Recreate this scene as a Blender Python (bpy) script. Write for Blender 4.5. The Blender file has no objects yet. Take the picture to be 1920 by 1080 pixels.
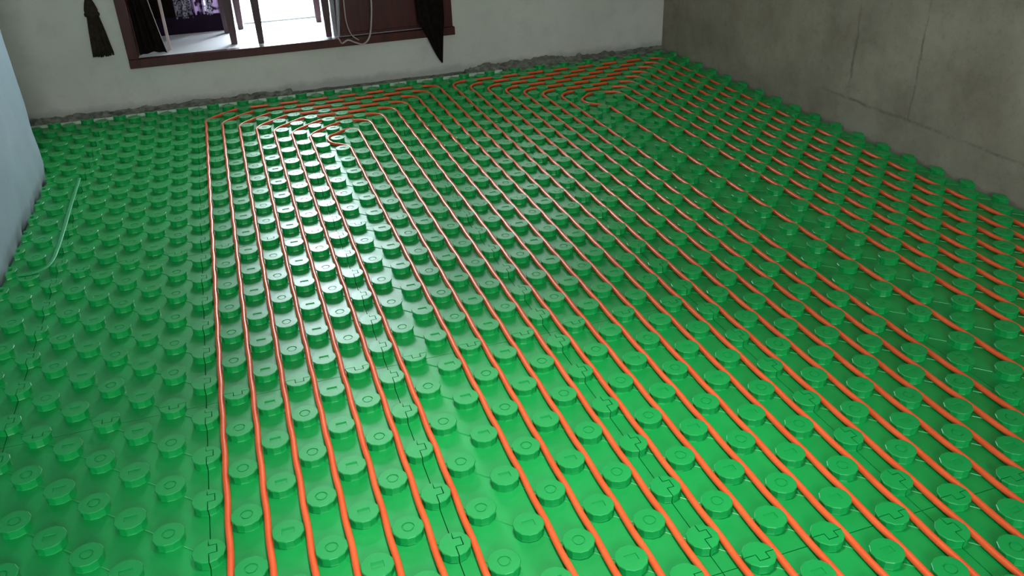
import bpy, bmesh, math, random
from mathutils import Vector, Matrix, noise
random.seed(7)
S = bpy.context.scene
C = S.collection
A = 0.1                      # one lattice unit of the stud grid in metres
PI = math.pi

# ------------------------------------------------------------------ camera
F_PX, PITCH, YAW, ROLL = 1569.34, 0.503450, 0.307951, -0.0392305
cp, sp, cy, sy = math.cos(PITCH), math.sin(PITCH), math.cos(YAW), math.sin(YAW)
fw = Vector((sy*cp, cy*cp, -sp)); rt = Vector((cy, -sy, 0)); up = rt.cross(fw)
r2 = rt*math.cos(ROLL) + up*math.sin(ROLL); u2 = up*math.cos(ROLL) - rt*math.sin(ROLL)
cam = bpy.data.cameras.new('camera'); camo = bpy.data.objects.new('camera', cam); C.objects.link(camo)
cam.sensor_width = 36; cam.lens = F_PX/1920*36; cam.clip_start = .05
camo.matrix_world = Matrix(((r2.x, u2.x, -fw.x, .240222), (r2.y, u2.y, -fw.y, -2.940644), (r2.z, u2.z, -fw.z, 1.625991), (0, 0, 0, 1)))
S.camera = camo

# ------------------------------------------------------------------ light
S.view_settings.view_transform = 'Standard'; S.view_settings.look = 'None'
S.view_settings.gamma = 1; S.view_settings.use_curve_mapping = False
S.view_settings.exposure = 1.9
W = bpy.data.worlds.new('overcast_sky'); S.world = W; W.use_nodes = True
W.node_tree.nodes['Background'].inputs[0].default_value = (.86, .93, 1, 1)
W.node_tree.nodes['Background'].inputs[1].default_value = 1.5

def area(name, loc, target, sx, sz, power, col):
    l = bpy.data.lights.new(name, 'AREA'); l.shape = 'RECTANGLE'; l.size = sx; l.size_y = sz
    l.energy = power; l.color = col
    o = bpy.data.objects.new(name, l); C.objects.link(o); o.location = loc
    o.rotation_euler = (Vector(target)-Vector(loc)).to_track_quat('-Z', 'Y').to_euler()
    return o
# overcast daylight at the balcony door, at the high window beside it and at the window behind the camera
area('balcony_daylight', (.75, 4.45, 1.50), (.75, 0, .9), 1.3, 2.2, 80, (.78, .93, 1))
area('side_window_daylight', (.5, -5.1, 1.85), (.6, -.6, .2), 1.9, 1.3, 36, (.88, .95, 1))

# ------------------------------------------------------------------ materials
def srgb(r, g, b):
    f = lambda c: (c/255/12.92) if c/255 <= .04045 else ((c/255+.055)/1.055)**2.4
    return (f(r), f(g), f(b), 1)
class NT:
    def __init__(s, name, rough=.5, spec=.5):
        s.m = bpy.data.materials.new(name); s.m.use_nodes = True; s.t = s.m.node_tree
        s.b = s.t.nodes['Principled BSDF']; s.b.inputs['Roughness'].default_value = rough
        s.b.inputs['Specular IOR Level'].default_value = spec
        s.tc = s.n('ShaderNodeTexCoord')
    def n(s, k, **kw):
        x = s.t.nodes.new(k)
        for a, v in kw.items(): setattr(x, a, v)
        return x
    def l(s, a, b): s.t.links.new(a, b)
    def noise(s, scale, detail=5, rough=.55, co='Object', dist=0):
        x = s.n('ShaderNodeTexNoise'); x.inputs['Scale'].default_value = scale; x.inputs['Detail'].default_value = detail
        x.inputs['Roughness'].default_value = rough; x.inputs['Distortion'].default_value = dist
        s.l(s.tc.outputs[co], x.inputs['Vector']); return x.outputs['Fac']
    def ramp(s, fac, pts):
        x = s.n('ShaderNodeValToRGB'); e = x.color_ramp.elements
        while len(e) < len(pts): e.new(.5)
        for i, (p, c) in enumerate(pts): e[i].position = p; e[i].color = c
        s.l(fac, x.inputs[0]); return x.outputs[0]
    def math(s, op, a, b=None, c=None, clamp=False):
        x = s.n('ShaderNodeMath', operation=op, use_clamp=clamp)
        for i, v in enumerate((a, b, c)):
            if v is None: continue
            if isinstance(v, (int, float)): x.inputs[i].default_value = v
            else: s.l(v, x.inputs[i])
        return x.outputs[0]
    def mix(s, f, a, b):
        x = s.n('ShaderNodeMix', data_type='RGBA')
        for i, v in ((0, f), (6, a), (7, b)):
            if isinstance(v, (int, float)): x.inputs[i].default_value = v
            elif isinstance(v, tuple): x.inputs[i].default_value = v
            else: s.l(v, x.inputs[i])
        return x.outputs[2]
    def bump(s, h, strength, dist=.01):
        x = s.n('ShaderNodeBump'); x.inputs['Strength'].default_value = strength; x.inputs['Distance'].default_value = dist
        s.l(h, x.inputs['Height']); s.l(x.outputs[0], s.b.inputs['Normal'])
    def col(s, c):
        if isinstance(c, tuple): s.b.inputs['Base Color'].default_value = c
        else: s.l(c, s.b.inputs['Base Color'])
        return s.m

def mat_green():
    n = NT('green_moulded_plastic', .36, .6)
    w = n.noise(3.0, 3); f = n.noise(90, 3)
    c = n.ramp(w, [(.35, (.001, .26, .045, 1)), (.65, (.003, .33, .062, 1))])
    c = n.mix(n.math('MULTIPLY', f, .25), c, (.008, .38, .10, 1))
    r = n.math('MULTIPLY_ADD', n.noise(14, 4), .18, .29); n.l(r, n.b.inputs['Roughness'])
    n.bump(n.noise(22, 3), .12, .004)
    return n.col(c)
def mat_plain(name, c1, c2, scale, rough=.5, spec=.4, bump=.1, bscale=None, detail=5, metallic=0):
    n = NT(name, rough, spec)
    c = n.ramp(n.noise(scale, detail), [(.3, c1), (.7, c2)])
    if bump: n.bump(n.noise(bscale or scale*2, detail), bump)
    n.b.inputs['Metallic'].default_value = metallic
    return n.col(c)
GREEN = mat_green()
PIPE = mat_plain('orange_polymer_pipe', (.72, .085, .018, 1), (.84, .120, .030, 1), 8, .30, .55, .03, 40)
SLAB = mat_plain('bare_concrete_slab', srgb(60, 56, 50), srgb(92, 88, 80), 6, .9, .2, .4)
def mat_wall(name, c1, c2, dirt):
    n = NT(name, .85, .25)
    c = n.ramp(n.noise(1.6, 6), [(.3, c1), (.7, c2)])
    sp_ = n.ramp(n.noise(7, 8, .7), [(.50, (0, 0, 0, 1)), (.72, (1, 1, 1, 1))])
    c = n.mix(n.math('MULTIPLY', sp_, .35), c, dirt)
    x = n.n('ShaderNodeSeparateXYZ'); n.l(n.tc.outputs['Object'], x.inputs[0])
    z = n.math('ADD', x.outputs[2], n.math('MULTIPLY', n.noise(9, 7, .7), -.10))
    k = n.math('SUBTRACT', 1, n.math('MULTIPLY_ADD', z, 25, .35), clamp=True)       # splashes of mortar at the foot of the wall
    c = n.mix(n.math('MULTIPLY', k, .45), c, srgb(120, 122, 114))
    n.bump(n.noise(30, 8, .7), .25, .004)
    return n.col(c)
WALL_BACK = mat_wall('skim_plaster', srgb(192, 188, 178), srgb(204, 200, 190), srgb(168, 164, 155))
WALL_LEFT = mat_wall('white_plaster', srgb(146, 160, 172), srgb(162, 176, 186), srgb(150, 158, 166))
CEIL = mat_plain('white_ceiling_paint', srgb(205, 206, 200), srgb(222, 222, 216), 3, .8, .2, .05)
def mat_concrete_wall():
    n = NT('cast_concrete_wall', .88, .22)
    c = n.ramp(n.noise(2.2, 9, .68), [(.28, srgb(122, 111, 96)), (.72, srgb(164, 154, 138))])
    c = n.mix(n.ramp(n.noise(26, 9, .75), [(.52, (0, 0, 0, 1)), (.75, (.5, .5, .5, 1))]), c, srgb(104, 100, 92))
    x = n.n('ShaderNodeSeparateXYZ'); n.l(n.tc.outputs['Object'], x.inputs[0])
    wob = n.math('MULTIPLY_ADD', n.noise(5, 6, .7), .05, -.025)
    y = n.math('ADD', x.outputs[1], wob); z = n.math('ADD', x.outputs[2], wob)
    breaks = n.ramp(n.noise(4, 5, .8), [(.40, (.12, .12, .12, 1)), (.58, (1, 1, 1, 1))])
    tot = None
    for v, wd in ((.975, .014), (.485, .010), (2.02, .007)):              # joints between the shuttering boards
        k = n.math('SUBTRACT', 1, n.math('DIVIDE', n.math('ABSOLUTE', n.math('SUBTRACT', y, v)), wd), clamp=True)
        tot = k if tot is None else n.math('MAXIMUM', tot, k)
    zl = n.math('ADD', z, n.math('MULTIPLY', x.outputs[1], .010))
    tot = n.math('MULTIPLY', tot, n.math('GREATER_THAN', zl, .19))
    fade = n.math('MULTIPLY_ADD', n.math('SUBTRACT', 1.2, y), 3, .25, clamp=True)
    k = n.math('SUBTRACT', 1, n.math('DIVIDE', n.math('ABSOLUTE', n.math('SUBTRACT', zl, .195)), .014), clamp=True)
    tot = n.math('MAXIMUM', tot, k)
    tot = n.math('MULTIPLY', n.math('MULTIPLY', tot, breaks), fade)
    c = n.mix(n.math('MULTIPLY', tot, .6), c, srgb(62, 58, 52))
    h = n.math('SUBTRACT', n.noise(24, 9, .72), tot)
    n.bump(h, .35, .006)
    return n.col(c)
WALL_RIGHT = mat_concrete_wall()
def mat_wood(name, c1, c2, rough=.42):
    n = NT(name, rough, .32)
    m = n.n('ShaderNodeMapping'); m.inputs['Scale'].default_value = (14, 14, 1.6); n.l(n.tc.outputs['Object'], m.inputs[0])
    t = n.n('ShaderNodeTexNoise'); t.inputs['Scale'].default_value = 3; t.inputs['Detail'].default_value = 6; n.l(m.outputs[0], t.inputs['Vector'])
    n.bump(t.outputs['Fac'], .08, .003)
    return n.col(n.ramp(t.outputs['Fac'], [(.3, c1), (.7, c2)]))
WOOD = mat_wood('dark_red_stained_wood', srgb(50, 15, 12), srgb(76, 25, 18))
LEGW = mat_wood('brown_stained_wood', srgb(52, 34, 38), srgb(74, 50, 54))
TILE = mat_plain('pale_floor_tile', srgb(222, 222, 226), srgb(236, 236, 238), 2, .35, .5, .0)
BLACK = mat_plain('black_brown_cloth', srgb(26, 20, 18), srgb(44, 32, 28), 30, .9, .15, .2, 160)
TASSEL = mat_plain('black_olive_yarn', srgb(38, 32, 26), srgb(58, 48, 38), 40, .9, .1, .4, 200)
def mat_floral():
    n = NT('purple_floral_curtain', .8, .2)
    v = n.n('ShaderNodeTexVoronoi'); v.inputs['Scale'].default_value = 18; n.l(n.tc.outputs['Object'], v.inputs['Vector'])
    k = n.math('ADD', v.outputs['Distance'], n.math('MULTIPLY', n.noise(40, 5), .5))
    n.b.inputs['Transmission Weight'].default_value = 0
    c = n.ramp(k, [(.35, srgb(30, 20, 34)), (.62, srgb(52, 38, 58)), (.74, srgb(150, 134, 156))])
    return n.col(c)
FLORAL = mat_floral()
def mat_lace(name, c1, c2):
    n = NT(name, .8, .2)
    c = n.ramp(n.noise(38, 5, .6, dist=1.5), [(.44, c1), (.54, c2)])
    m = n.col(c)
    tr = n.n('ShaderNodeBsdfTranslucent'); n.l(c, tr.inputs[0])
    mx = n.n('ShaderNodeMixShader'); mx.inputs[0].default_value = .6
    n.l(n.b.outputs[0], mx.inputs[1]); n.l(tr.outputs[0], mx.inputs[2])
    n.l(mx.outputs[0], n.t.nodes['Material Output'].inputs[0])
    return m
LACE = mat_lace('lavender_patterned_sheer', srgb(60, 46, 74), srgb(236, 230, 240))
PINK = mat_lace('pale_pink_sheer', srgb(200, 170, 190), srgb(240, 222, 236))
WHITE = mat_plain('white_painted_metal', srgb(232, 233, 230), srgb(242, 243, 240), 4, .4, .5, 0)
CORD = mat_plain('grey_white_webbing', srgb(160, 142, 140), srgb(182, 166, 162), 30, .6, .4, .1)
RUBBLE = mat_plain('grey_mortar_rubble', srgb(78, 78, 70), srgb(142, 140, 128), 22, .95, .1, .6, 60)
FOAM = mat_plain('pale_green_white_foam', srgb(170, 196, 168), srgb(205, 220, 200), 20, .8, .3, .1)
STRIPM = mat_plain('pale_green_plastic_strip', (.01, .30, .08, 1), (.02, .36, .11, 1), 10, .4, .5, .1)
def mat_glass():
    n = NT('clear_pane', .02, .5); n.b.inputs['Transmission Weight'].default_value = 1; n.b.inputs['IOR'].default_value = 1.45
    tr = n.n('ShaderNodeBsdfTransparent'); mx = n.n('ShaderNodeMixShader'); mx.inputs[0].default_value = .08
    gl = n.n('ShaderNodeBsdfGlossy'); gl.inputs['Roughness'].default_value = .02
    n.l(tr.outputs[0], mx.inputs[1]); n.l(gl.outputs[0], mx.inputs[2]); n.l(mx.outputs[0], n.t.nodes['Material Output'].inputs[0])
    return n.m
GLASS = mat_glass()

# ------------------------------------------------------------------ helpers
def link(name, me, mat=None, parent=None):
    o = bpy.data.objects.new(name, me); C.objects.link(o)
    if mat and me is not None and not me.materials: me.materials.append(mat)
    if parent: o.parent = parent
    return o
def mesh(name, bm, smooth=False):
    bmesh.ops.recalc_face_normals(bm, faces=bm.faces)
    me = bpy.data.meshes.new(name); bm.to_mesh(me); bm.free()
    if smooth:
        for p in me.polygons: p.use_smooth = True
    return me
def empty(name, loc=(0, 0, 0), rz=0):
    o = bpy.data.objects.new(name, None); C.objects.link(o); o.location = loc; o.rotation_euler.z = rz; o.empty_display_size = .05
    return o
def tag(o, label=None, cat=None, group=None, kind=None):
    if label: o['label'] = label
    if cat: o['category'] = cat
    if group: o['group'] = group
    if kind: o['kind'] = kind
    return o
def box(bm, x0, x1, y0, y1, z0, z1, bev=0):
    vs = [bm.verts.new((x, y, z)) for x in (x0, x1) for y in (y0, y1) for z in (z0, z1)]
    fs = [bm.faces.new([vs[i] for i in q]) for q in ((0, 1, 3, 2), (4, 6, 7, 5), (0, 4, 5, 1), (2, 3, 7, 6), (0, 2, 6, 4), (1, 5, 7, 3))]
    if bev:
        es = list({e for f in fs for e in f.edges})
        bmesh.ops.bevel(bm, geom=es, offset=bev, segments=2, affect='EDGES', profile=.5)
def boxobj(name, dims, mat, parent=None, bev=0, kind=None):
    bm = bmesh.new()
    if isinstance(dims[0], (int, float)): dims = [dims]
    for d in dims: box(bm, *d, bev)
    o = link(name, mesh(name, bm), mat, parent)
    if kind: o['kind'] = kind
    return o
def tube(bm, pts, rad, seg=10, flat=1.0, caps=True):
    n = len(pts); pts = [Vector(p) for p in pts]; rings = []
    T0 = (pts[1]-pts[0]).normalized(); N = T0.orthogonal().normalized()
    if abs(T0.z) < .9: N = Vector((0, 0, 1)) - T0*T0.z; N.normalize()
    for i, p in enumerate(pts):
        T = (pts[min(i+1, n-1)]-pts[max(i-1, 0)]).normalized()
        N = (N - T*N.dot(T)).normalized(); B = T.cross(N)
        r = rad(i/(n-1)) if callable(rad) else rad
        rings.append([bm.verts.new(p + N*math.cos(2*PI*k/seg)*r*flat + B*math.sin(2*PI*k/seg)*r) for k in range(seg)])
    for a, b in zip(rings, rings[1:]):
        for k in range(seg): bm.faces.new((a[k], a[(k+1) % seg], b[(k+1) % seg], b[k]))
    if caps: bm.faces.new(rings[0][::-1]); bm.faces.new(rings[-1])
def bez(pts, sub=8):                                     # Catmull-Rom through the points
    P = [Vector(p) for p in pts]; P = [P[0]*2-P[1]] + P + [P[-1]*2-P[-2]]; out = []
    for i in range(1, len(P)-2):
        for k in range(sub):
            t = k/sub; a, b, c, d = P[i-1:i+3]
            out.append(.5*((2*b)+(c-a)*t+(2*a-5*b+4*c-d)*t*t+(3*b-a-3*c+d)*t**3))
    out.append(P[-2]); return out

# ------------------------------------------------------------------ room shell
VB, UR = 3.24, 3.565         # back wall plane, right wall plane
HC = 2.80
OL, OR_, OT = -.42, 1.82, 2.35          # outer edges of the doorway casing
boxobj('floor', (-2.6, 3.9, -4.9, 3.5, -.12, -.02), SLAB, kind='structure')
boxobj('ceiling', (-2.6, 3.9, -4.9, 3.5, HC, HC+.1), CEIL, kind='structure')
boxobj('wall_back', [(-2.6, OL, VB, VB+.12, -.02, HC), (OR_, UR+.2, VB, VB+.12, -.02, 1.0), (OR_, 1.9, VB, VB+.12, 1.0, HC), (2.75, UR+.2, VB, VB+.12, 1.0, HC), (1.9, 2.75, VB, VB+.12, 2.2, HC), (OL, OR_, VB, VB+.12, -.02, .293), (OL, OR_, VB, VB+.12, OT, HC)], WALL_BACK, kind='structure')
boxobj('wall_right', (UR, UR+.2, -4.9, VB, -.02, HC), WALL_RIGHT, kind='structure')
# the left wall: a plastered pier that ends part way to the back, its foot a little ragged
def left_wall():
    bm = bmesh.new(); x = -.86; y1 = 2.07
    ny, nz = 150, 60; y0 = -4.9
    grid = []
    for i in range(ny+1):
        col = []
        y = y0 + (y1-y0)*(i/ny)
        for j in range(nz+1):
            z = -.02 + (HC+.02)*(j/nz)**1.8
            n_ = noise.noise(Vector((y*7, z*7, 1.3)))*.006 + noise.noise(Vector((y*2, z*2, 5)))*.008
            foot = max(0, 1-z/.10)
            n_ -= foot*foot*(.008+.02*noise.noise(Vector((y*14, z*9, 9.1))))
            yy = y - (foot*.02*(1+noise.noise(Vector((z*30, 2, 1)))) if i == ny else 0)
            if i == ny: yy += .012*noise.noise(Vector((z*5, 0, 3)))
            col.append(bm.verts.new((x+n_, yy, z)))
        grid.append(col)
    for i in range(ny):
        for j in range(nz): bm.faces.new((grid[i][j], grid[i+1][j], grid[i+1][j+1], grid[i][j+1]))
    bk = [(bm.verts.new((-1.15, c[-1 if False else 0].co.y, c[0].co.z)), bm.verts.new((-1.15, c[0].co.y, HC))) for c in (grid[0], grid[-1])]
    bm.faces.new(grid[-1] + [bk[1][1], bk[1][0]]); bm.faces.new((grid[0] + [bk[0][1], bk[0][0]])[::-1])
    bm.faces.new((bk[0][0], bk[1][0], bk[1][1], bk[0][1]))
    bm.faces.new([g[-1] for g in grid] + [bk[1][1], bk[0][1]])
    bm.faces.new([g[0] for g in grid][::-1] + [bk[0][0], bk[1][0]])
    return mesh('wall_left', bm, False)
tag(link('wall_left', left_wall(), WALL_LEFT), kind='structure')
boxobj('wall_left', (-2.6, -2.5, 1.5, VB, -.02, HC), WALL_BACK, kind='structure')
boxobj('wall_left', (-2.6, -1.15, 1.4, 1.5, -.02, HC), WALL_BACK, kind='structure')
boxobj('wall_rear', [(-2.6, -.5, -5.0, -4.9, -.02, HC), (1.5, 3.9, -5.0, -4.9, -.02, HC), (-.5, 1.5, -5.0, -4.9, -.02, 1.0), (-.5, 1.5, -5.0, -4.9, 2.4, HC)], WALL_BACK, kind='structure')
w2_ = boxobj('window_2', [(-.5, -.45, -4.98, -4.93, 1.0, 2.4), (1.45, 1.5, -4.98, -4.93, 1.0, 2.4), (-.45, 1.45, -4.98, -4.93, 1.0, 1.05), (-.45, 1.45, -4.98, -4.93, 2.35, 2.4), (.48, .52, -4.98, -4.93, 1.05, 2.35)], WHITE, kind='structure')

w3_ = boxobj('window_3', [(1.9, 1.95, 3.27, 3.32, 1.0, 2.2), (2.70, 2.75, 3.27, 3.32, 1.0, 2.2), (1.95, 2.70, 3.27, 3.32, 1.0, 1.05), (1.95, 2.70, 3.27, 3.32, 2.15, 2.2), (2.31, 2.35, 3.27, 3.32, 1.05, 2.15)], WHITE, kind='structure')

# unseen ceiling spot, added to brighten the near part of the floor
cl = empty('added_fill_light', (.85, -1.35, HC)); tag(cl, 'small round white fill lamp added in the ceiling to brighten the near mats', 'fill light')
bm = bmesh.new(); bmesh.ops.create_cone(bm, cap_ends=True, segments=40, radius1=.09, radius2=.08, depth=.03); o = link('housing', mesh('housing', bm), WHITE, cl); o.location.z = -.015
l = bpy.data.lights.new('near_floor_fill', 'SPOT'); l.spot_size = math.radians(56); l.spot_blend = 1; l.shadow_soft_size = .10; l.energy = 76; l.color = (1, .97, .88)
lo = bpy.data.objects.new('near_floor_fill', l); C.objects.link(lo); lo.parent = cl; lo.location.z = -.05

for w_, ds in ((w2_, ((-.45, .48, -4.957, -4.951, 1.05, 2.35), (.52, 1.45, -4.957, -4.951, 1.05, 2.35))), (w3_, ((1.95, 2.31, 3.292, 3.298, 1.05, 2.15), (2.35, 2.70, 3.292, 3.298, 1.05, 2.15)))):
    for d_ in ds: boxobj('pane', d_, GLASS, w_)

# ---- the raised room behind the doorway
ZF = .35
boxobj('floor', (-1.6, 1.85, VB+.02, 4.30, .25, ZF), TILE, kind='structure')
boxobj('ceiling', (-1.6, 1.85, VB+.12, 4.30, 2.7, 2.8), CEIL, kind='structure')
boxobj('wall_back', [(-1.6, .13, 4.20, 4.30, ZF, 2.7), (1.48, 1.95, 4.20, 4.30, ZF, 2.7), (.13, 1.48, 4.20, 4.30, 2.55, 2.7)], CEIL, kind='structure')
boxobj('wall_left', (-1.7, -1.6, VB+.12, 4.30, .25, 2.8), CEIL, kind='structure')
boxobj('wall_right', (1.83, 1.90, VB+.12, 4.20, ZF, 2.7), CEIL, kind='structure')
# balcony door: frame, rails and panes
wf = boxobj('window_1', [(.13, .19, 4.21, 4.27, ZF, 2.55), (1.42, 1.48, 4.21, 4.27, ZF, 2.55), (.19, 1.42, 4.21, 4.27, ZF, .40), (.19, 1.42, 4.21, 4.27, 2.49, 2.55), (.97, 1.01, 4.215, 4.265, .40, 2.49)], WHITE, kind='structure')
boxobj('pane', (.19, .97, 4.238, 4.244, .40, 2.49), GLASS, wf); boxobj('pane', (1.01, 1.42, 4.238, 4.244, .40, 2.49), GLASS, wf)
boxobj('trim_2', [(.37, .94, 4.085, 4.10, ZF, .362), (.925, .94, 4.085, 4.10, .362, 1.9)], mat_plain('grey_aluminium_track', srgb(120, 125, 120), srgb(150, 155, 150), 5, .4, .5, 0), kind='structure')

# ---- dark wooden casing of the doorway
cas = boxobj('door_1', [(OL, OL+.065, 3.215, 3.38, .35, OT), (OR_-.10, OR_, 3.215, 3.38, .35, OT), (OL+.065, OR_-.10, 3.215, 3.38, OT-.1, OT)], WOOD, kind='structure', bev=.004)
boxobj('sill_board', (OL, OR_+.012, 3.205, 3.262, .293, .350), WOOD, cas, bev=.003)
boxobj('trim_1', (-.168, -.150, 3.40, 3.43, .35, 2.25), mat_plain('dusty_pink_edging', srgb(176, 152, 150), srgb(196, 172, 168), 6, .6, .3, 0), kind='structure')
# wooden cabinet filling the right of the doorway; half height invented to let light over
cab = empty('wooden_cabinet', (1.36, 3.33, ZF))
tag(cab, 'dark red wooden cabinet filling the right side of the doorway', 'cabinet')
boxobj('body', (-.37, .37, -.045, .30, 0, 1.0), WOOD, cab, bev=.004)
boxobj('door', (-.355, .21, -.062, -.045, .02, .98), WOOD, cab, bev=.004)
bm = bmesh.new(); bmesh.ops.create_uvsphere(bm, u_segments=14, v_segments=8, radius=.014)
k = link('knob', mesh('knob', bm, True), CORD, cab); k.location = (.04, -.078, .285); k['label'] = 'pale round knob'
boxobj('post', (-.40, -.375, -.03, .06, 0, 1.6), mat_plain('grey_edge_board', srgb(110, 106, 108), srgb(150, 146, 146), 9, .5, .4, .1), cab, bev=.003)['label'] = 'grey upright edge board'

# ------------------------------------------------------------------ heating mats
H = .27
def stud_present(cu, v): return (round(cu-.5)+round(v)) % 2 == 1
NS = 12
def arc(a0, a1, n, r): return [(r*math.cos(a0+(a1-a0)*i/n), r*math.sin(a0+(a1-a0)*i/n)) for i in range(n+1)]
RINGS = [(0, .405), (.03, .395), (.205, .395), (.225, .425), (.255, .425), (H, .41)]
def stud_full(kind):
    bm = bmesh.new(); prev = None
    for z, r in RINGS:
        ring = [bm.verts.new((r*A*math.cos(2*PI*(k+.5)/NS), r*A*math.sin(2*PI*(k+.5)/NS), z*A)) for k in range(NS)]
        if prev:
            for k in range(NS): bm.faces.new((prev[k], prev[(k+1) % NS], ring[(k+1) % NS], ring[k]))
        prev = ring
    if kind == 'round':
        for z, r in ((H, .175), (H-.025, .17), (H-.025, .14), (H-.006, .135)):
            ring = [bm.verts.new((r*A*math.cos(2*PI*(k+.5)/NS), r*A*math.sin(2*PI*(k+.5)/NS), z*A)) for k in range(NS)]
            for k in range(NS): bm.faces.new((prev[k], prev[(k+1) % NS], ring[(k+1) % NS], ring[k]))
            prev = ring
        bm.faces.new(prev)
    else:
        a, b = .165, .11
        cs = [(a, b), (-a, b), (-a, -b), (a, -b)]
        top = [bm.verts.new((x*A, y*A, H*A)) for x, y in cs]; bot = [bm.verts.new((x*.97*A, y*.95*A, (H-.028)*A)) for x, y in cs]
        for q in range(4):
            for j in range(2): bm.faces.new((prev[3*q+j], prev[3*q+j+1], top[q]))
            bm.faces.new((prev[3*q+2], prev[(3*q+3) % NS], top[(q+1) % 4], top[q]))
            bm.faces.new((top[q], top[(q+1) % 4], bot[(q+1) % 4], bot[q]))
        bm.faces.new(bot)
    return mesh('stud', bm)
SEAM = [(0, .18), (.20, .18), (.20, -.10), (0, -.10)]        # jigsaw tab in the top of a seam stud
def stud_half(side, rot):
    """side +1: the half with x > seam; rot turns the seam from the v to the u direction"""
    g = .013
    bm = bmesh.new(); rings = []
    for z, r in RINGS:
        if side > 0:
            a = arc(-PI/2, PI/2, 6, r); s = [(0, .18), (.20, .18), (.20, -.10), (0, -.10)]
            out = [(max(x, g) if i in (0, 6) else x, y) for i, (x, y) in enumerate(a)] + [(g, .18+g), (.20+g, .18+g), (.20+g, -.10-g), (g, -.10-g)]
        else:
            a = arc(PI/2, 3*PI/2, 6, r)
            out = [(min(x, -g) if i in (0, 6) else x, y) for i, (x, y) in enumerate(a)] + [(-g, -.10+g), (.20-g, -.10+g), (.20-g, .18-g), (-g, .18-g)]
        if rot: out = [(y, -x) for x, y in out]
        rings.append([bm.verts.new((x*A, y*A, z*A)) for x, y in out])
    n = len(rings[0])
    for p, q in zip(rings, rings[1:]):
        for k in range(n): bm.faces.new((p[k], p[(k+1) % n], q[(k+1) % n], q[k]))
    bm.faces.new(rings[-1])
    return mesh('stud', bm)
STUD = {'round': stud_full('round'), 'rect': stud_full('rect'), 'W': stud_half(-1, False), 'E': stud_half(1, False), 'N': stud_half(-1, True), 'S': stud_half(1, True)}
for m_ in STUD.values(): m_.materials.append(GREEN)
US = [-12.5 + 6*i for i in range(9)]; VS = [-29 + 12*i for i in range(6)]
COLN = ['cut short beside the white pier', 'in the pipe-free column left of the pipes', 'under the leftmost straight pipes', 'in the column of the small pipe hook',
        'left of the wavy middle seam', 'right of the wavy middle seam', 'under the wide bare band', 'along the concrete wall']
COLN[4] = 'under the close pipes in mid room'; COLN[5] = 'between the close pipes and the bare band'
ROWN = ['nearest the camera', 'second row from the camera', 'middle row of five', 'second from the doorway wall', 'against the doorway wall']
UL = -8.62; VP = 20.75                                     # faces of the white pier in lattice units
def inside(u, v, r=0): return not (u-r < UL and v-r < VP) or (abs(u+8.5) < .1 and v < VP)
def ribs(bm, u, v):
    for sgn in (1,):
        a = Vector((u+.30, v-.30*sgn, 0)); b = Vector((u+.70, v-.70*sgn, 0))
        d = (b-a).normalized(); s = Vector((-d.y, d.x, 0))*.022
        pr = [(-1, .0), (-.6, .016), (0, .022), (.6, .016), (1, .0)]
        ra = [bm.verts.new(((a+s*q)+Vector((0, 0, z)))*A) for q, z in pr]; rb = [bm.verts.new(((b+s*q)+Vector((0, 0, z)))*A) for q, z in pr]
        for k in range(4): bm.faces.new((ra[k], ra[k+1], rb[k+1], rb[k]))
for ci in range(8):
    for ri in range(5):
        u0, u1, v0, v1 = US[ci], US[ci+1], VS[ri], VS[ri+1]
        g = .012
        cx, cy_ = (u0+u1)/2, (v0+v1)/2
        if ci == 0 and ri < 4: cx = -7.5
        root = empty('heating_mat', (cx*A, cy_*A, 0))
        tag(root, 'green mat tile %s, %s' % (COLN[ci], ROWN[ri]), 'heating mat', 'interlocking green studded mat tiles')
        bm = bmesh.new()
        P = [(u0+g, v0+g), (u1-g, v0+g), (u1-g, v1-g), (u0+g, v1-g)]
        if ci == 0 and ri < 4: P = [(UL+.03, v0+g), (u1-g, v0+g), (u1-g, v1-g), (UL+.03, v1-g)]
        elif ci == 0: P = [(UL+.03, v0+g), (u1-g, v0+g), (u1-g, v1-g), (u0+g, v1-g), (u0+g, VP), (UL+.03, VP)]
        top = [bm.verts.new(((x-cx)*A, (y-cy_)*A, 0)) for x, y in P]; bot = [bm.verts.new(((x-cx)*A, (y-cy_)*A, -.017)) for x, y in P]
        bm.faces.new(top); bm.faces.new(bot[::-1])
        for k in range(len(P)): bm.faces.new((bot[k], bot[(k+1) % len(P)], top[(k+1) % len(P)], top[k]))
        full, rb = [], []
        for i in range(0, 7):
            cu = u0+i
            for v in range(int(v0), int(v1)+1):
                if not stud_present(cu, v) or not inside(cu, v, .42): continue
                onu = i in (0, 6); onv = v in (v0, v1)
                if onu and onv: continue
                if i == 0 or (cu == -8.5 and v-.42 < VP): k = 'E'
                elif i == 6: k = 'W'
                elif v == v0: k = 'N'
                elif v == v1: k = 'S'
                else: k = 'round' if i in (1, 3, 5) else 'rect'
                full.append((cu, v, k))
                if i < 6 and v > v0: rb.append((cu-cx, v-cy_))
        for q in rb: ribs(bm, *q)
        link('base_sheet', mesh('base_sheet', bm), GREEN, root)
        for cu, v, k in full:
            s = bpy.data.objects.new('stud', STUD[k]); C.objects.link(s); s.parent = root
            s.location = ((cu-cx)*A, (v-cy_)*A, 0)
            if k in ('round', 'rect'): s.rotation_euler.z = 0

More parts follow.
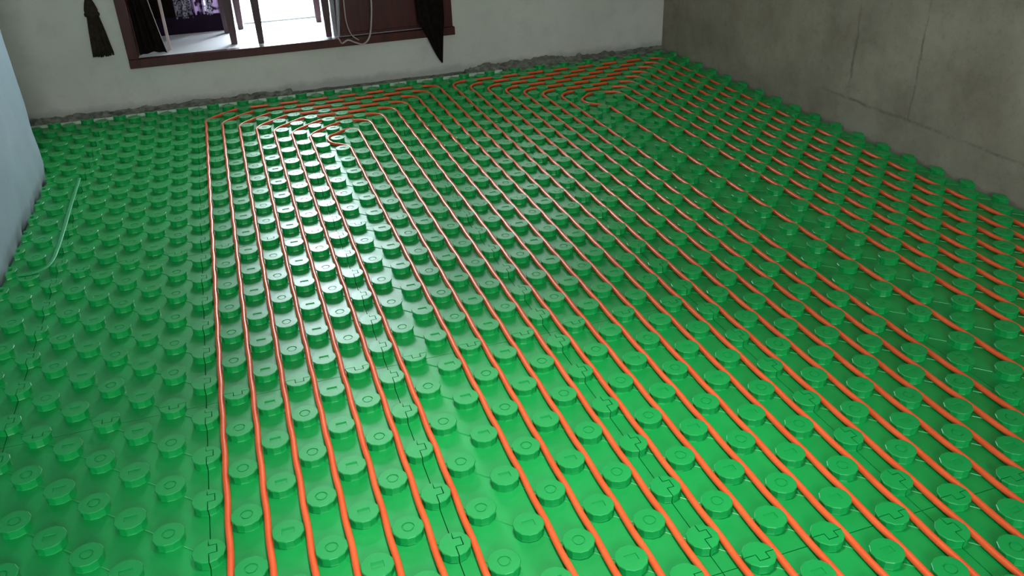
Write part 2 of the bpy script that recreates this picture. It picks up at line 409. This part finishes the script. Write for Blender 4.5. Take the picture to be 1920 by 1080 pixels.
# ------------------------------------------------------------------ pipes
PR = .094
ZP = .118
def leg_x(u, v):
    """the run squeezes past the staggered studs, so it weaves a little"""
    ph = 1 if stud_present(u-.5, round(v)) and True else -1
    return u + .010*math.cos(PI*v)*(1 if stud_present(u-.5, 0) else -1)
def row_y(r, u):
    return r + .010*math.cos(PI*(u-.5))*(1 if stud_present(.5, r-.5) else -1)
VEND = -28.6
def sup(cx, cy_, rx, ry, a0, a1, n=14, e=2.3):
    out = []
    for i in range(1, n):
        t = a0+(a1-a0)*i/n; c, s = math.cos(t), math.sin(t)
        out.append((cx+rx*math.copysign(abs(c)**(2/e), c), cy_+ry*math.copysign(abs(s)**(2/e), s)))
    return out
SLANT = [(0, -2.75), (.03, -2.15), (.40, -1.50), (1.0, -.97), (1.6, -.42), (2.15, -.12), (2.8, -.02)]
def uloop(ul, ur, row, rl=None, rr=(1.3, 1.3)):
    pts = []; v = VEND
    while v < row-(rl[1] if rl else 2.9): pts.append((leg_x(ul, v), v)); v += .25
    if rl:
        pts += sup(ul+rl[0], row-rl[1], rl[0], rl[1], PI, PI/2); u = ul+rl[0]
    else:
        pts += [(p.x, p.y) for p in bez([(ul+a, row+b, 0) for a, b in SLANT], 5)]; u = ul+3.0
    while u < ur-rr[0]: pts.append((u, row_y(row, u))); u += .25
    pts += sup(ur-rr[0], row-rr[1], rr[0], rr[1], PI/2, 0)
    v = row-rr[1]
    while v > VEND: pts.append((leg_x(ur, v), v)); v -= .25
    return pts
def hook(ul, ur, ctrl):
    pts = []; v = VEND
    while v < ctrl[0][1]-.3: pts.append((leg_x(ul, v), v)); v += .25
    pts += [(p.x, p.y) for p in bez([(x, y, 0) for x, y in ctrl], 6)]
    v = ctrl[-1][1]-.25
    while v > VEND: pts.append((leg_x(ur, v), v)); v -= .25
    return pts
def pipe(pts, label, group):
    q = [pts[0]]
    for p in pts[1:]:
        if math.hypot(p[0]-q[-1][0], p[1]-q[-1][1]) > .06: q.append(p)
    bm = bmesh.new(); tube(bm, [(x*A, y*A, ZP*A) for x, y in q], PR*A, 12)
    tag(link('heating_pipe', mesh('heating_pipe', bm, True), PIPE), label, 'heating pipe', group)
ORD = ['outermost', 'second from outside', 'third from outside', 'fourth from outside', 'fifth from outside', 'sixth from outside', 'innermost']
for k in range(7):
    pipe(uloop(k, 16-k, 29.5-k), 'orange heating pipe bent in an arch, %s of the seven left arches' % ORD[k], 'left nest of orange pipe arches')
pipe(hook(8, 9, [(8, 17.4), (7.97, 18.3), (7.6, 18.93), (7.1, 19.45), (6.95, 20.2), (7.12, 20.85), (7.5, 21.12), (7.98, 21.55), (8.45, 21.75), (8.88, 21.45), (9.0, 20.8), (9.0, 20)]), 'orange heating pipe with a small round hook inside the left arches', 'left nest of orange pipe arches')
for k in range(7):
    pipe(uloop(17+k, 34-k, 29.5-k, (1.3, 1.3)), 'orange heating pipe bent in an arch, %s of the seven right arches' % ORD[k], 'right nest of orange pipe arches')
pipe(hook(25, 27, [(25, 18.4), (24.97, 19.3), (24.5, 19.95), (24.02, 20.55), (23.97, 21.3), (24.45, 22.0), (25.0, 22.45), (25.6, 22.53), (26.2, 22.45), (26.75, 22.1), (27.0, 21.4), (27.0, 20.6)]), 'lone orange heating pipe in the wide bare band, hooked at its far end', 'right nest of orange pipe arches')

# ------------------------------------------------------------------ foot of the back wall
def rubble():
    bm = bmesh.new(); nu = 460; nv = 12; g = []
    for i in range(nu+1):
        u = -25+60.6*i/nu; row = []
        for j in range(nv+1):
            t = j/nv; v = 31.26 + 1.12*t
            n1 = noise.noise(Vector((u*.9, v*1.2, 0))); n2 = noise.noise(Vector((u*2.7, v*3, 4))); n3 = noise.noise(Vector((u*7, v*7, 8)))
            h = -.05 + t*.28 + .25*max(0, n1+.1)*t + .12*n2*t + .07*n3
            if 20 < u < 27: h += .30*t*max(0, .6+.8*noise.noise(Vector((u*.8, 0, 2))))
            if 6 < u < 19: h = h*.3
            row.append(bm.verts.new((u*A, v*A, max(h, -.18)*A)))
        g.append(row)
    for i in range(nu):
        for j in range(nv): bm.faces.new((g[i][j], g[i+1][j], g[i+1][j+1], g[i][j+1]))
    b0 = [bm.verts.new((r[0].co.x, r[0].co.y, -.02)) for r in g]; b1 = [bm.verts.new((r[-1].co.x, r[-1].co.y, -.02)) for r in g]
    for i in range(nu):
        bm.faces.new((b0[i], b0[i+1], g[i+1][0], g[i][0])); bm.faces.new((b1[i+1], b1[i], g[i][-1], g[i+1][-1])); bm.faces.new((b0[i+1], b0[i], b1[i], b1[i+1]))
    return mesh('mortar_rubble', bm)
tag(link('mortar_rubble', rubble(), RUBBLE), 'grey crumbly mortar rubble along the foot of the doorway wall', 'rubble', kind='stuff')
# pale edge strip standing between the last studs and the rubble
bm = bmesh.new()
u = -12.4
while u < 20.3:
    box(bm, u*A, (u+1.96)*A, 31.05*A, 31.22*A, -.017, (.17 if u > 3 else .15)*A); u += 2
tag(link('edge_strip', mesh('edge_strip', bm), FOAM), 'pale foam strip standing behind the last row of green studs', 'edge strip')
# loose plastic strip on the mats beside the pier
bm = bmesh.new()
P = [(-6.72, 18.9), (-6.70, 17), (-6.70, 15), (-6.66, 12), (-6.66, 9.6), (-6.72, 8.2), (-6.95, 7.45), (-7.4, 7.2), (-8.0, 7.2)]
pp = bez([(x*A, y*A, (H+.035)*A) for x, y in P], 8)
tube(bm, pp, .0105, 8, .3)
tag(link('plastic_strip', mesh('plastic_strip', bm, True), STRIPM), 'thin green plastic strip lying on the studs beside the white pier', 'plastic strip')

# ------------------------------------------------------------------ curtains, tassel
def drape(name, fn, nz, nx, mat, parent=None, thick=.004):
    bm = bmesh.new(); g = [[bm.verts.new(fn(i/nx, j/nz)) for i in range(nx+1)] for j in range(nz+1)]
    for j in range(nz):
        for i in range(nx): bm.faces.new((g[j][i], g[j][i+1], g[j+1][i+1], g[j+1][i]))
    bmesh.ops.solidify(bm, geom=bm.faces[:], thickness=thick)
    return link(name, mesh(name, bm, True), mat, parent)
def left_drape(s, t):
    z = .352 + 1.9*t
    a, b = -.351, -.178 - .055*min(1, t*3.2) - .02*math.sin(6*t)
    return (a+(b-a)*s, 3.325+.016*math.sin(s*5*PI)+.006*math.sin(z*9+s*7), z+.012*math.sin(s*PI)*(1-t))
d = drape('dark_drape', left_drape, 40, 40, BLACK)
tag(d, 'black drape gathered against the left casing of the doorway', 'drape')
bm = bmesh.new(); tube(bm, [Vector(left_drape(1, t/20))+Vector((.003, -.004, 0)) for t in range(21)], .0028, 6)
link('piping', mesh('piping', bm, True), CORD, d)['label'] = 'thin pale edge piping'
def right_drape(s, t):
    # pointed tail: the cloth narrows to a tip that hangs below the sill
    z0 = .105; z = z0 + 1.9*t
    if z < .30: k = (z-z0)/(.30-z0); a, b = 1.708 - .095*k**.8, 1.716 + .018*k
    elif z < .42: k = (z-.30)/.12; a, b = 1.613 - .060*k, 1.734 + .016*k
    else: a, b = 1.553-.01*min(1, (z-.42)/.3), 1.750
    return (a+(b-a)*s, 3.175+.012*math.sin(s*4*PI)*min(1, (z-z0)*6), z)
tag(drape('dark_drape', right_drape, 60, 24, BLACK), 'black drape ending in a pointed tail below the right end of the sill', 'drape')
# tassel on the wall left of the doorway
tas = empty('curtain_tassel', (-.56, 3.215, .39)); tas.rotation_euler = (0, 0, 0)
tag(tas, 'large black yarn tassel hanging on the wall left of the doorway', 'tassel')
bm = bmesh.new()
for i in range(90):
    a = random.uniform(-1, 1); dp = random.uniform(-.012, .012)
    w0, w1 = .045, .062
    x0 = a*w0; x1 = a*w1 - .0
    tube(bm, bez([(x0*.7-.004, dp, .262), (x0*1.02+random.uniform(-.003, .003), dp-.004, .16), (x1+random.uniform(-.004, .004), dp, random.uniform(-.004, .016)+.008*abs(a))], 3), .0042, 5)
link('skirt', mesh('skirt', bm, True), TASSEL, tas)
bm = bmesh.new()
prof = [(.030, .25), (.046, .262), (.047, .275), (.040, .285), (.041, .30), (.030, .34), (.018, .37), (.013, .40), (.012, .6)]
prev = None
for r, z in prof:
    ring = [bm.verts.new((r*math.cos(2*PI*k/16)-.006, r*.5*math.sin(2*PI*k/16), z)) for k in range(16)]
    if prev:
        for k in range(16): bm.faces.new((prev[k], prev[(k+1) % 16], ring[(k+1) % 16], ring[k]))
    prev = ring
link('head', mesh('head', bm, True), TASSEL, tas)
bm = bmesh.new(); tube(bm, bez([(-.006, 0, .55), (-.002, 0, .8), (.02, 0, 1.15)], 6), .006, 8)
link('cord', mesh('cord', bm, True), TASSEL, tas)
# curtains at the balcony door
def wavy(u0, u1, y, z0, z1, amp, folds, ph=0):
    return lambda s, t: (u0+(u1-u0)*s, y+amp*math.sin(s*folds*2*PI+ph)+.3*amp*math.sin(s*folds*4.3*PI), z0+(z1-z0)*t)
cur = empty('floral_curtain', (.05, 3.98, ZF)); tag(cur, 'dark purple floral curtain with pale sheer stripes, left of the balcony door', 'curtain')
for nm, a, b, mt, dy, z0 in (('cloth', -.55, .04, BLACK, 0, 0), ('sheer', -.10, .02, LACE, -.045, .11), ('cloth', .02, .12, FLORAL, -.02, .0), ('sheer', .105, .165, LACE, -.05, .12), ('cloth', .15, .28, FLORAL, -.01, .02)):
    f = wavy(a-.05, b-.05, dy, z0, 2.0, .016, max(1, (b-a)*14), a*9)
    o = drape(nm, f, 12, 40, mt, cur)
    if nm == 'sheer': o['label'] = 'pale lavender patterned sheer'
    elif mt is BLACK: o['label'] = 'black purple cloth fold'
boxobj('valance', (-.60, .25, -.04, -.028, .0, .125), mat_plain('black_violet_hem', srgb(24, 14, 28), srgb(40, 26, 44), 20, .9, .1, .1), cur)['label'] = 'black violet hem band'
o = drape('sheer_curtain', wavy(.30, .375, 4.07, .37, 2.1, .010, 3), 10, 24, PINK); tag(o, 'pale pink sheer curtain beside the purple one, left of the bright door', 'curtain')
o = drape('sheer_curtain', wavy(.965, 1.03, 4.00, .37, 2.1, .010, 3), 10, 24, PINK); tag(o, 'pale pink sheer curtain at the right edge of the bright door', 'curtain')

# ------------------------------------------------------------------ furniture in the raised room
def tleg(name, x, y, w0, w1, hgt, parent):
    bm = bmesh.new(); b = []
    for z, w in ((0, w0*.9), (.004, w0), (hgt, w1)):
        b.append([bm.verts.new((x+sx*w/2, y+sy_*w/2, z)) for sx, sy_ in ((-1, -1), (1, -1), (1, 1), (-1, 1))])
    for p, q in zip(b, b[1:]):
        for k in range(4): bm.faces.new((p[k], p[(k+1) % 4], q[(k+1) % 4], q[k]))
    bm.faces.new(b[0][::-1]); bm.faces.new(b[-1])
    return link(name, mesh(name, bm), LEGW, parent)
tb = empty('wooden_table', (.69, 3.6, ZF)); tag(tb, 'brown wooden table with tapered legs standing before the bright door', 'table')
for x, y in ((-.238, -.26), (.236, -.275), (-.35, .32), (.236, .30)): tleg('leg', x, y, .040, .072, .70, tb)
boxobj('apron', (-.34, .25, -.25, .31, .62, .70), LEGW, tb); boxobj('tabletop', (-.378, .258, -.30, .345, .70, .73), LEGW, tb, bev=.004)
ch = empty('wooden_chair', (.04, 3.6, ZF)); tag(ch, 'brown wooden chair with tapered legs left of the table', 'chair')
for x, y in ((.232, -.20), (-.36, -.17), (.20, .22), (-.36, .22)): tleg('leg', x, y, .042, .068, .42, ch)
boxobj('seat', (-.39, .27, -.23, .26, .42, .47), LEGW, ch, bev=.01)
boxobj('backrest', (-.36, .24, .22, .25, .55, .95), LEGW, ch, bev=.008)
for x in (-.39, .21): boxobj('back_post', (x, x+.03, .22, .25, .47, .97), LEGW, ch)

# plastic bag caught on the sill, with its strap looping down
bag = empty('plastic_bag', (.98, 3.195, .352)); tag(bag, 'white plastic bag with looping handles hanging over the sill by the cabinet', 'bag')
def bagf(s, t):
    z = .01 + .62*t
    a, b = -.004 + .040*t, .012 + .064*t
    return (a+(b-a)*s, .015+.010*math.sin(s*9+z*6)+.02*t, z)
PL = NT('translucent_white_plastic', .35, .5); PL.b.inputs['Transmission Weight'].default_value = .0
tr = PL.n('ShaderNodeBsdfTranslucent'); tr.inputs[0].default_value = (.9, .9, .92, 1); mx = PL.n('ShaderNodeMixShader'); mx.inputs[0].default_value = .75
PL.l(PL.b.outputs[0], mx.inputs[1]); PL.l(tr.outputs[0], mx.inputs[2]); PL.l(mx.outputs[0], PL.t.nodes['Material Output'].inputs[0])
PLM = PL.col(PL.ramp(PL.noise(12, 4), [(.3, srgb(215, 214, 218)), (.7, srgb(238, 238, 240))]))
drape('sheet', bagf, 24, 12, PLM, bag, .002)
bm = bmesh.new()
tube(bm, bez([(-.012, 0, .012), (0, -.012, -.004), (.015, -.014, -.03), (.06, -.014, -.012), (.11, -.016, -.034), (.165, -.016, -.05), (.21, -.016, -.01), (.235, -.016, .08), (.255, -.014, .25), (.265, -.012, .6)], 8), .0062, 8, .4)
link('handle', mesh('handle', bm, True), CORD, bag)
bm = bmesh.new()
tube(bm, bez([(.075, -.010, .5), (.062, -.012, .22), (.065, -.012, .10), (.09, -.014, .02), (.135, -.016, -.02)], 8), .0048, 8, .4)
link('handle', mesh('handle', bm, True), CORD, bag)
